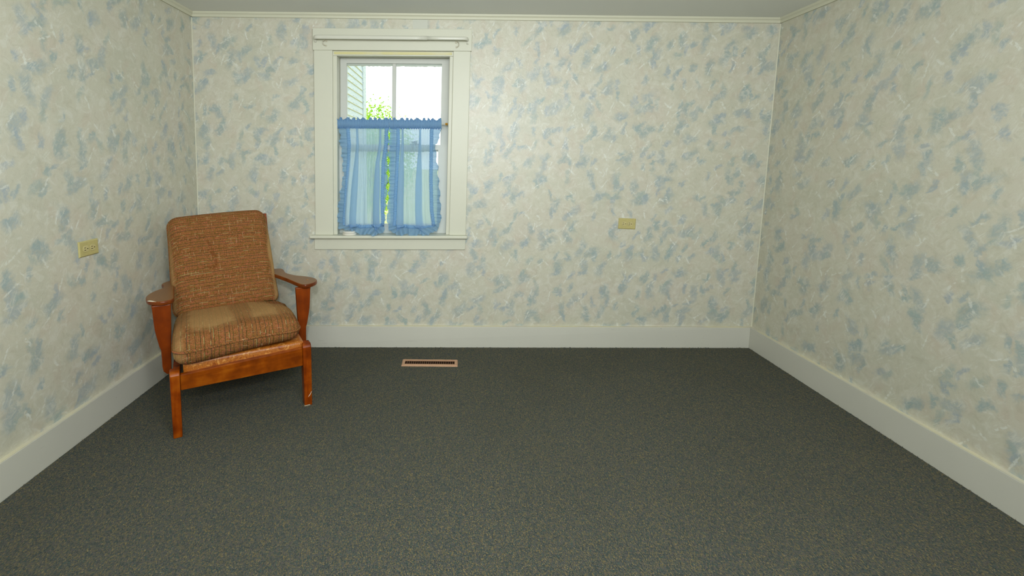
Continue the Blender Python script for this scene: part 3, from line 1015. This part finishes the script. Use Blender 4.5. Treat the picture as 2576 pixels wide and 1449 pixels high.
outlet((2.816, yb(2.816, 0.85), 0.850), (0, math.radians(1.9), 0), 'ivory duplex outlet mounted sideways on the wall right of the window')
outlet((0.0, -0.928, 0.844), (0, 0, math.radians(90)), 'ivory duplex outlet mounted sideways on the left wall beside the armchair')

# ------------------------------------------------------------------ floor register
vt = empty('floor_vent', (1.529, -0.268, 0.0), math.radians(-0.5))
tag(vt, 'tan metal floor register set into the carpet below the window', 'floor vent')
HWv, HDv, iw, idp = 0.1735, 0.0465, 0.154, 0.0245
mb = MB()
outer = [(-HWv, -HDv), (HWv, -HDv), (HWv, HDv), (-HWv, HDv)]
mid = [(-HWv + 0.006, -HDv + 0.006), (HWv - 0.006, -HDv + 0.006), (HWv - 0.006, HDv - 0.006), (-HWv + 0.006, HDv - 0.006)]
inn = [(-iw, -idp), (iw, -idp), (iw, idp), (-iw, idp)]
v = [(a, b, 0.0) for a, b in outer] + [(a, b, 0.006) for a, b in mid] + [(a, b, 0.0065) for a, b in inn] + [(a, b, 0.0005) for a, b in inn]
f = []
for r in range(3):
    for i in range(4):
        f.append((r * 4 + i, r * 4 + (i + 1) % 4, r * 4 + 4 + (i + 1) % 4, r * 4 + 4 + i))
mesh_obj('frame', v, f, M['vent'], vt)
MB().box(-iw, iw, -idp, idp, 0.0003, 0.001).build('well', M['vent_dark'], vt)  # flat dark sheet; the shade inside the duct is painted, no recess
slat_me = None
NS = 23
for i in range(1, NS):
    x = -iw + 2 * iw * i / NS
    if slat_me is None:
        so = MB().prism([(-0.0010, 0.0012), (0.0004, 0.0012), (0.0010, 0.0056), (-0.0004, 0.0056)], lambda a, b, k: (a, -idp + 2 * idp * k, b)).build('louver', M['vent_slat'], vt)
        slat_me = so.data
    else:
        so = bpy.data.objects.new('louver', slat_me)
        COL.objects.link(so)
        so.parent = vt
    so.location = (x, 0, 0)

# ------------------------------------------------------------------ armchair
TH = math.atan2(0.28, 0.50)
CH = empty('armchair', (0.682, -0.908, 0.0), TH)
tag(CH, 'low wooden armchair with brown tweed cushions in the corner by the window', 'armchair')

# front legs: profile in (depth, height) with a rounded top front edge
def front_leg(u0, u1, top, name, mat):
    pts = [(0.0, 0.0), (0.050, 0.0), (0.062, top), (0.020, top + 0.002)]
    pts += [(0.020 - 0.020 * math.sin(w), top - 0.020 + 0.0215 * math.cos(w)) for w in [math.pi / 2 * j / 6 for j in range(1, 7)]]
    def fn(a, b, k):
        taper = 0.002 * (1 - b / top)
        return ((u0 + taper) if k == 0 else (u1 - taper), a, b)
    return MB().prism(pts, fn).build(name, mat, CH, bevel=0.004, seg=3)
lg = front_leg(-0.306, -0.266, 0.306, 'front_leg', M['wood_worn'])
rg = front_leg(0.266, 0.308, 0.325, 'front_leg', M['wood_worn'])
MB().prism([(0.266, -0.002), (0.296, -0.003), (0.296, 0.046), (0.270, 0.044)], lambda a, b, k: (a, b, 0.0004 + 0.0060 * k)).build('worn_foot', M['glide'], rg, bevel=0.003)
MB().prism([(0.286, 0.046), (0.292, 0.052), (0.299, 0.060), (0.304, 0.074), (0.3025, 0.0745), (0.297, 0.0625), (0.290, 0.0545)], lambda a, b, k: (a, -0.0006 + 0.0012 * k, b)).build('chip', M['chip'], rg)
# rails
mb = MB()
mb.add([(-0.266, 0.008, 0.216), (0.267, 0.008, 0.214), (0.267, 0.032, 0.214), (-0.266, 0.032, 0.216),
        (-0.266, 0.008, 0.291), (0.267, 0.008, 0.310), (0.267, 0.032, 0.310), (-0.266, 0.032, 0.291)], BOXF)
mb.build('front_rail', M['wood_across'], CH, bevel=0.005, seg=3)
for s in (-1, 1):
    z1 = 0.288 if s < 0 else 0.300
    pts = [(0.055, 0.225), (0.63, 0.175), (0.63, 0.262), (0.055, z1)]
    MB().prism(pts, lambda a, b, k: (s * (0.268 + 0.028 * k), a, b)).build('side_rail', M['wood_worn'], CH, bevel=0.004)
MB().box(-0.236, 0.236, 0.600, 0.624, 0.180, 0.262).build('rear_rail', M['wood_across'], CH, bevel=0.004)
# rear legs, splayed back
for s in (-1, 1):
    pts = [(0.575, 0.0), (0.615, 0.0), (0.650, 0.30), (0.650, 0.36), (0.602, 0.36), (0.600, 0.30)]
    pts = [(a + 0.030, b) if b < 0.01 else (a, b) for a, b in pts]
    l = MB().prism(pts, lambda a, b, k: (s * (0.190 + 0.030 * k), a, b)).build('rear_leg', M['wood_post'], CH, bevel=0.004)
    MB().box(s * 0.205 - 0.014, s * 0.205 + 0.014, 0.609, 0.641, 0.0, 0.014).build('glide', M['rubber'], l, bevel=0.003)
# arm posts: shaped boards facing forward
POST = [(-0.376, 0.553), (-0.373, 0.535), (-0.370, 0.476), (-0.367, 0.432), (-0.361, 0.395), (-0.352, 0.346), (-0.346, 0.326), (-0.345, 0.288),
        (-0.345, 0.246), (-0.341, 0.221), (-0.326, 0.203), (-0.308, 0.203), (-0.306, 0.30), (-0.300, 0.42), (-0.295, 0.553)]
MB().prism(list(POST), lambda a, b, k: (a, 0.250 + 0.024 * k, b)).build('arm_post', M['wood_post'], CH, bevel=0.004, seg=3)
MB().prism([(-a - 0.010, b) for a, b in reversed(POST)], lambda a, b, k: (a, 0.250 + 0.024 * k, b)).build('arm_post', M['wood_post'], CH, bevel=0.004, seg=3)
# paddle arms
def smooth_closed(pts, n=5):
    out = []
    m_ = len(pts)
    for i in range(m_):
        p0, p1, p2, p3 = (Vector(pts[(i + k) % m_]) for k in (-1, 0, 1, 2))
        for j in range(n):
            t = j / n
            out.append(tuple(0.5 * ((2 * p1) + (p2 - p0) * t + (2 * p0 - 5 * p1 + 4 * p2 - p3) * t * t + (3 * p1 - p0 - 3 * p2 + p3) * t ** 3)))
    return out
ARM_R = [(0.322, 0.226), (0.356, 0.226), (0.394, 0.256), (0.412, 0.306), (0.400, 0.362), (0.364, 0.412), (0.326, 0.452), (0.296, 0.510), (0.284, 0.560), (0.286, 0.640), (0.264, 0.672),
         (0.214, 0.668), (0.200, 0.590), (0.226, 0.510), (0.265, 0.394), (0.300, 0.268)]
ARM_L = [(-0.283, 0.266), (-0.283, 0.330), (-0.286, 0.450), (-0.286, 0.560), (-0.284, 0.640), (-0.300, 0.655), (-0.330, 0.630), (-0.347, 0.592), (-0.338, 0.545), (-0.336, 0.512), (-0.350, 0.482),
         (-0.373, 0.453), (-0.395, 0.402), (-0.402, 0.346), (-0.388, 0.276), (-0.345, 0.238), (-0.305, 0.240)]
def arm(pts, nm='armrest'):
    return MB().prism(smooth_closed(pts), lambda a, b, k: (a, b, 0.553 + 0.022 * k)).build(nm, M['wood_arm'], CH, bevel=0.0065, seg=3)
def ccw(p):
    s_ = sum(p[i][0] * p[(i + 1) % len(p)][1] - p[(i + 1) % len(p)][0] * p[i][1] for i in range(len(p)))
    return p if s_ > 0 else list(reversed(p))
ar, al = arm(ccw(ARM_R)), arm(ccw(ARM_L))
MB().tube([(0.362, 0.320, 0.5745), (0.362, 0.320, 0.5756)], 0.0075, 14).build('dowel_plug', M['satin'], ar)
# chip in the finish on the nose of the left arm
MB().add([(-0.394, 0.2868, 0.5722), (-0.3855, 0.270, 0.5725), (-0.370, 0.2555, 0.5728), (-0.352, 0.2435, 0.5735), (-0.366, 0.2585, 0.5760), (-0.381, 0.276, 0.5762)],
         [(0, 1, 5), (1, 2, 4, 5), (2, 3, 4)]).build('chip', M['chip'], al)
# back frame: two uprights and slats
def plank(p, q, hw, th, name, mat):
    """board from p to q (local chair coordinates), hw half width across u, th thickness"""
    p, q = Vector(p), Vector(q)
    d = (q - p).normalized()
    side = Vector((1, 0, 0))
    nrm = d.cross(side).normalized()
    v = []
    for c_ in (p, q):
        for a, b in ((-hw, -th / 2), (hw, -th / 2), (hw, th / 2), (-hw, th / 2)):
            v.append(c_ + side * a + nrm * b)
    f = [(0, 1, 2, 3), (7, 6, 5, 4), (0, 4, 5, 1), (1, 5, 6, 2), (2, 6, 7, 3), (3, 7, 4, 0)]
    return mesh_obj(name, v, f, mat, CH, False, None, 0.003, 2)
plank((0.205, 0.560, 0.235), (0.192, 0.735, 0.914), 0.018, 0.022, 'back_upright', M['wood_up'])
plank((-0.236, 0.560, 0.235), (-0.222, 0.735, 0.880), 0.018, 0.022, 'back_upright', M['wood_up'])
for z in (0.40, 0.52, 0.64, 0.76, 0.87):
    y = 0.560 + 0.175 * (z - 0.235) / 0.679
    MB().box(-0.215, 0.205, y - 0.006, y + 0.008, z - 0.022, z + 0.022).build('back_slat', M['wood_across'], CH, bevel=0.003)

def cushion(hx, hy, hz, r, n=(26, 26, 12), bulge=(0, 0, 0), warp=None):
    """rounded box with bulging faces; returns verts, faces (hx,hy,hz half sizes)"""
    bm = bmesh.new()
    faces = []
    def g(i, m_):
        return -1 + 2 * i / m_
    idx = {}
    verts = []
    def vid(p):
        key = tuple(round(c_, 5) for c_ in p)
        if key not in idx:
            idx[key] = len(verts)
            verts.append(p)
        return idx[key]
    fs = []
    for ax in range(3):
        u_, v_ = (ax + 1) % 3, (ax + 2) % 3
        for sgn in (-1, 1):
            for i in range(n[u_]):
                for j in range(n[v_]):
                    q = []
                    for di, dj in ((0, 0), (1, 0), (1, 1), (0, 1)):
                        p = [0, 0, 0]
                        p[ax] = sgn
                        p[u_] = g(i + di, n[u_])
                        p[v_] = g(j + dj, n[v_])
                        q.append(vid(tuple(p)))
                    fs.append(tuple(q) if sgn > 0 else tuple(reversed(q)))
    bm.free()
    H = Vector((hx, hy, hz))
    out = []
    for p in verts:
        # ease the samples towards the edges so that the rounding is well resolved
        e = Vector([math.copysign(1 - (1 - abs(c_)) ** 1.35, c_) for c_ in p])
        q = Vector([e[i] * H[i] for i in range(3)])
        inner = Vector([max(-(H[i] - r[i]), min(H[i] - r[i], q[i])) for i in range(3)])
        d = Vector([(q[i] - inner[i]) / r[i] for i in range(3)])
        if d.length > 1e-6:
            d.normalize()
        q = inner + Vector([d[i] * r[i] for i in range(3)])
        nx, ny, nz = q[0] / hx, q[1] / hy, q[2] / hz
        q[0] += bulge[0] * nx * (1 - ny * ny) * (1 - nz * nz)
        q[1] += bulge[1] * ny * max(0, 1 - nx ** 4) * max(0, 1 - nz ** 4)
        q[2] += bulge[2] * nz * max(0, 1 - nx ** 4) * max(0, 1 - ny ** 4)
        if warp:
            q = warp(q)
        out.append(q)
    return out, fs

def rrect(hx, hy, r, n=7):
    pts = []
    for cx, cy, a0 in ((hx - r, hy - r, 0), (-hx + r, hy - r, 90), (-hx + r, -hy + r, 180), (hx - r, -hy + r, 270)):
        for i in range(n + 1):
            w = math.radians(a0 + 90 * i / n)
            pts.append((cx + r * math.cos(w), cy + r * math.sin(w)))
    # denser straight runs
    out = []
    for i in range(len(pts)):
        a, b = Vector(pts[i]), Vector(pts[(i + 1) % len(pts)])
        k_ = max(1, int((b - a).length / 0.03))
        out += [tuple(a.lerp(b, j / k_)) for j in range(k_)]
    out.append(out[0])
    return out

# deck below the cushion, covered in worn orange damask
v, f = cushion(0.266, 0.285, 0.036, (0.012, 0.012, 0.012), (14, 14, 4), (0, 0, 0.004), lambda q: Vector((q[0] + 0.012, q[1] + 0.312, q[2] + 0.300)))
mesh_obj('deck', v, f, M['satin'], CH, True)

# seat cushion (object origin at its centre, so that the weave follows it)
def seat_warp(q):
    x, y, z = q
    s = x / 0.27
    z2 = z + 0.012 * s * (1 if z < 0 else 0.2) - 0.006 * (1 - s * s) * (z < 0)
    # front edge sags a little on the left, rear is pressed down by the sitter
    z2 += -0.020 * smoothstep((y + 0.10) / 0.32) * (z > 0)
    z2 += -0.016 * smoothstep((x - 0.05) / 0.2) * smoothstep((y + 0.02) / 0.2) * (z > 0)
    z2 += 0.006 * math.sin(9 * x + 1.0) * (y < -0.15)
    return Vector((x, y + 0.006 * math.sin(6 * x), z2))
SEAT_C = Vector((-0.014, 0.245, 0.405))
v, f = cushion(0.274, 0.260, 0.060, (0.060, 0.055, 0.050), (36, 32, 12), (0.004, 0.004, 0.008), seat_warp)
seat = mesh_obj('seat_cushion', v, f, M['tweed_seat'], CH, True)
seat.location = SEAT_C
pp = [seat_warp(Vector((a, b, 0.002))) for a, b in rrect(0.2755, 0.2620, 0.060)]
MB().tube(pp, 0.0060, 8, cap=False).build('piping', M['piping'], seat, True)

# back cushion
def back_warp(q):
    x, y, z = q
    t = (z / 0.27)
    return Vector((x * (1.0 - 0.030 * t) - 0.031 * z + 0.004 * math.sin(8 * z), y, z + 0.006 * math.sin(5 * x + 1.0) * (t > 0) * t))
v, f = cushion(0.257, 0.062, 0.275, (0.050, 0.050, 0.050), (34, 12, 34), (0.004, 0.016, 0.004), back_warp)
bk = mesh_obj('back_cushion', v, f, M['tweed_back'], CH, True)
REC = math.radians(18.5)
LEAN = math.radians(2.4)
bk.rotation_euler = Matrix.Rotation(-REC, 3, 'X').to_4x4().to_3x3().__matmul__(Matrix.Rotation(-LEAN, 3, 'Y')).to_euler()
bk.location = (-0.044, 0.600, 0.664)
pp = [back_warp(Vector((a, 0.018, b))) for a, b in rrect(0.2600, 0.2785, 0.052)]
MB().tube(pp, 0.0050, 8, cap=False, upv=(0, 1, 0)).build('piping', M['piping'], bk, True)

# ------------------------------------------------------------------ outside
structure(MB().box(-40, 40, 0.2, 70, -0.75, -0.70).build('ground', M['lawn']), 'sunlit dry yellow green lawn outside the window')
WX = 0.35
hw = empty('house_wing', (WX, 2.1, -0.70))
tag(hw, 'white clapboard wing of the house seen through the left pane', 'building')
base = Vector((WX, 2.1, -0.70))
def hpart(mb, name, mat, parent=hw):
    return mesh_obj(name, [tuple(Vector(p) - base) for p in mb.v], mb.f, mat, parent)
hpart(MB().box(WX - 3.0, WX - 0.03, 0.22, 4.0, -0.70, 3.9), 'core_wall', M['siding'])
hpart(MB().box(WX - 0.06, WX + 0.012, 3.82, 4.02, -0.70, 3.9), 'corner_board', M['siding'])
bm_, em_ = None, None
EXP = 0.086
for i in range(50):
    z = -0.62 + EXP * i
    if bm_ is None:
        mb = MB().prism([(0.0, 0.0), (0.016, 0.0), (0.004, EXP + 0.012), (-0.004, EXP + 0.012)], lambda a, b, k: (-0.016 + a, 0.22 - 2.1 + (3.82 - 0.22) * k, b))
        bo = mb.build('clapboard', M['siding'], hw)
        bm_ = bo.data
        eo = MB().box(-0.016, 0.0012, 0.22 - 2.1, 3.82 - 2.1, -0.0045, 0.0).build('board_edge', M['siding_edge'], bo)
        em_ = eo.data
    else:
        bo = bpy.data.objects.new('clapboard', bm_)
        COL.objects.link(bo)
        bo.parent = hw
        eo = bpy.data.objects.new('board_edge', em_)
        COL.objects.link(eo)
        eo.parent = bo
    bo.location = (0, 0, z + 0.70)

# leafy tree beyond the wing
rnd = random.Random(11)
tree = empty('leafy_tree', (-0.35, 8.6, -0.70))
tag(tree, 'bright lime green leafy young tree beyond the clapboard wing', 'tree')
MB().tube([(0, 0, 0), (0.03, 0.02, 0.7), (-0.02, 0.0, 1.2), (0.02, 0.0, 1.7)], 0.05, 10).build('trunk', M['bark'], tree, True)
for a in range(6):
    w = a * 1.05
    MB().tube([(0, 0, 0.8 + 0.1 * a), (0.25 * math.cos(w), 0.25 * math.sin(w), 1.15 + 0.12 * a), (0.5 * math.cos(w), 0.5 * math.sin(w), 1.45 + 0.12 * a)], 0.018, 6).build('branch', M['bark'], tree, True)
v, f = [], []
for i in range(14000):
    while True:
        x, y, z = rnd.uniform(-1, 1), rnd.uniform(-1, 1), rnd.uniform(-1, 1)
        d2 = x * x + y * y + z * z
        if d2 < 1 and rnd.random() < 1.15 - 0.85 * max(0, z):
            break
    clump = 0.10
    c_ = Vector((x * 1.05 + rnd.gauss(0, clump), y * 1.05, 1.95 + z * 1.42 + rnd.gauss(0, clump)))
    d = Vector((rnd.gauss(0, 1), rnd.gauss(0, 1), rnd.gauss(0, 0.6))).normalized()
    s_ = d.cross(Vector((rnd.gauss(0, 1), rnd.gauss(0, 1), rnd.gauss(0, 1)))).normalized()
    L_ = rnd.uniform(0.022, 0.048)
    nrm = d.cross(s_) * (L_ * 0.15)
    n = len(v)
    v += [c_ - d * L_, c_ + s_ * L_ * 0.45 + nrm, c_ + d * L_, c_ - s_ * L_ * 0.45 + nrm]
    f += [(n, n + 1, n + 2), (n, n + 2, n + 3)]
lf = mesh_obj('foliage', v, f, M['leaf'], tree)
lf['kind'] = 'stuff'
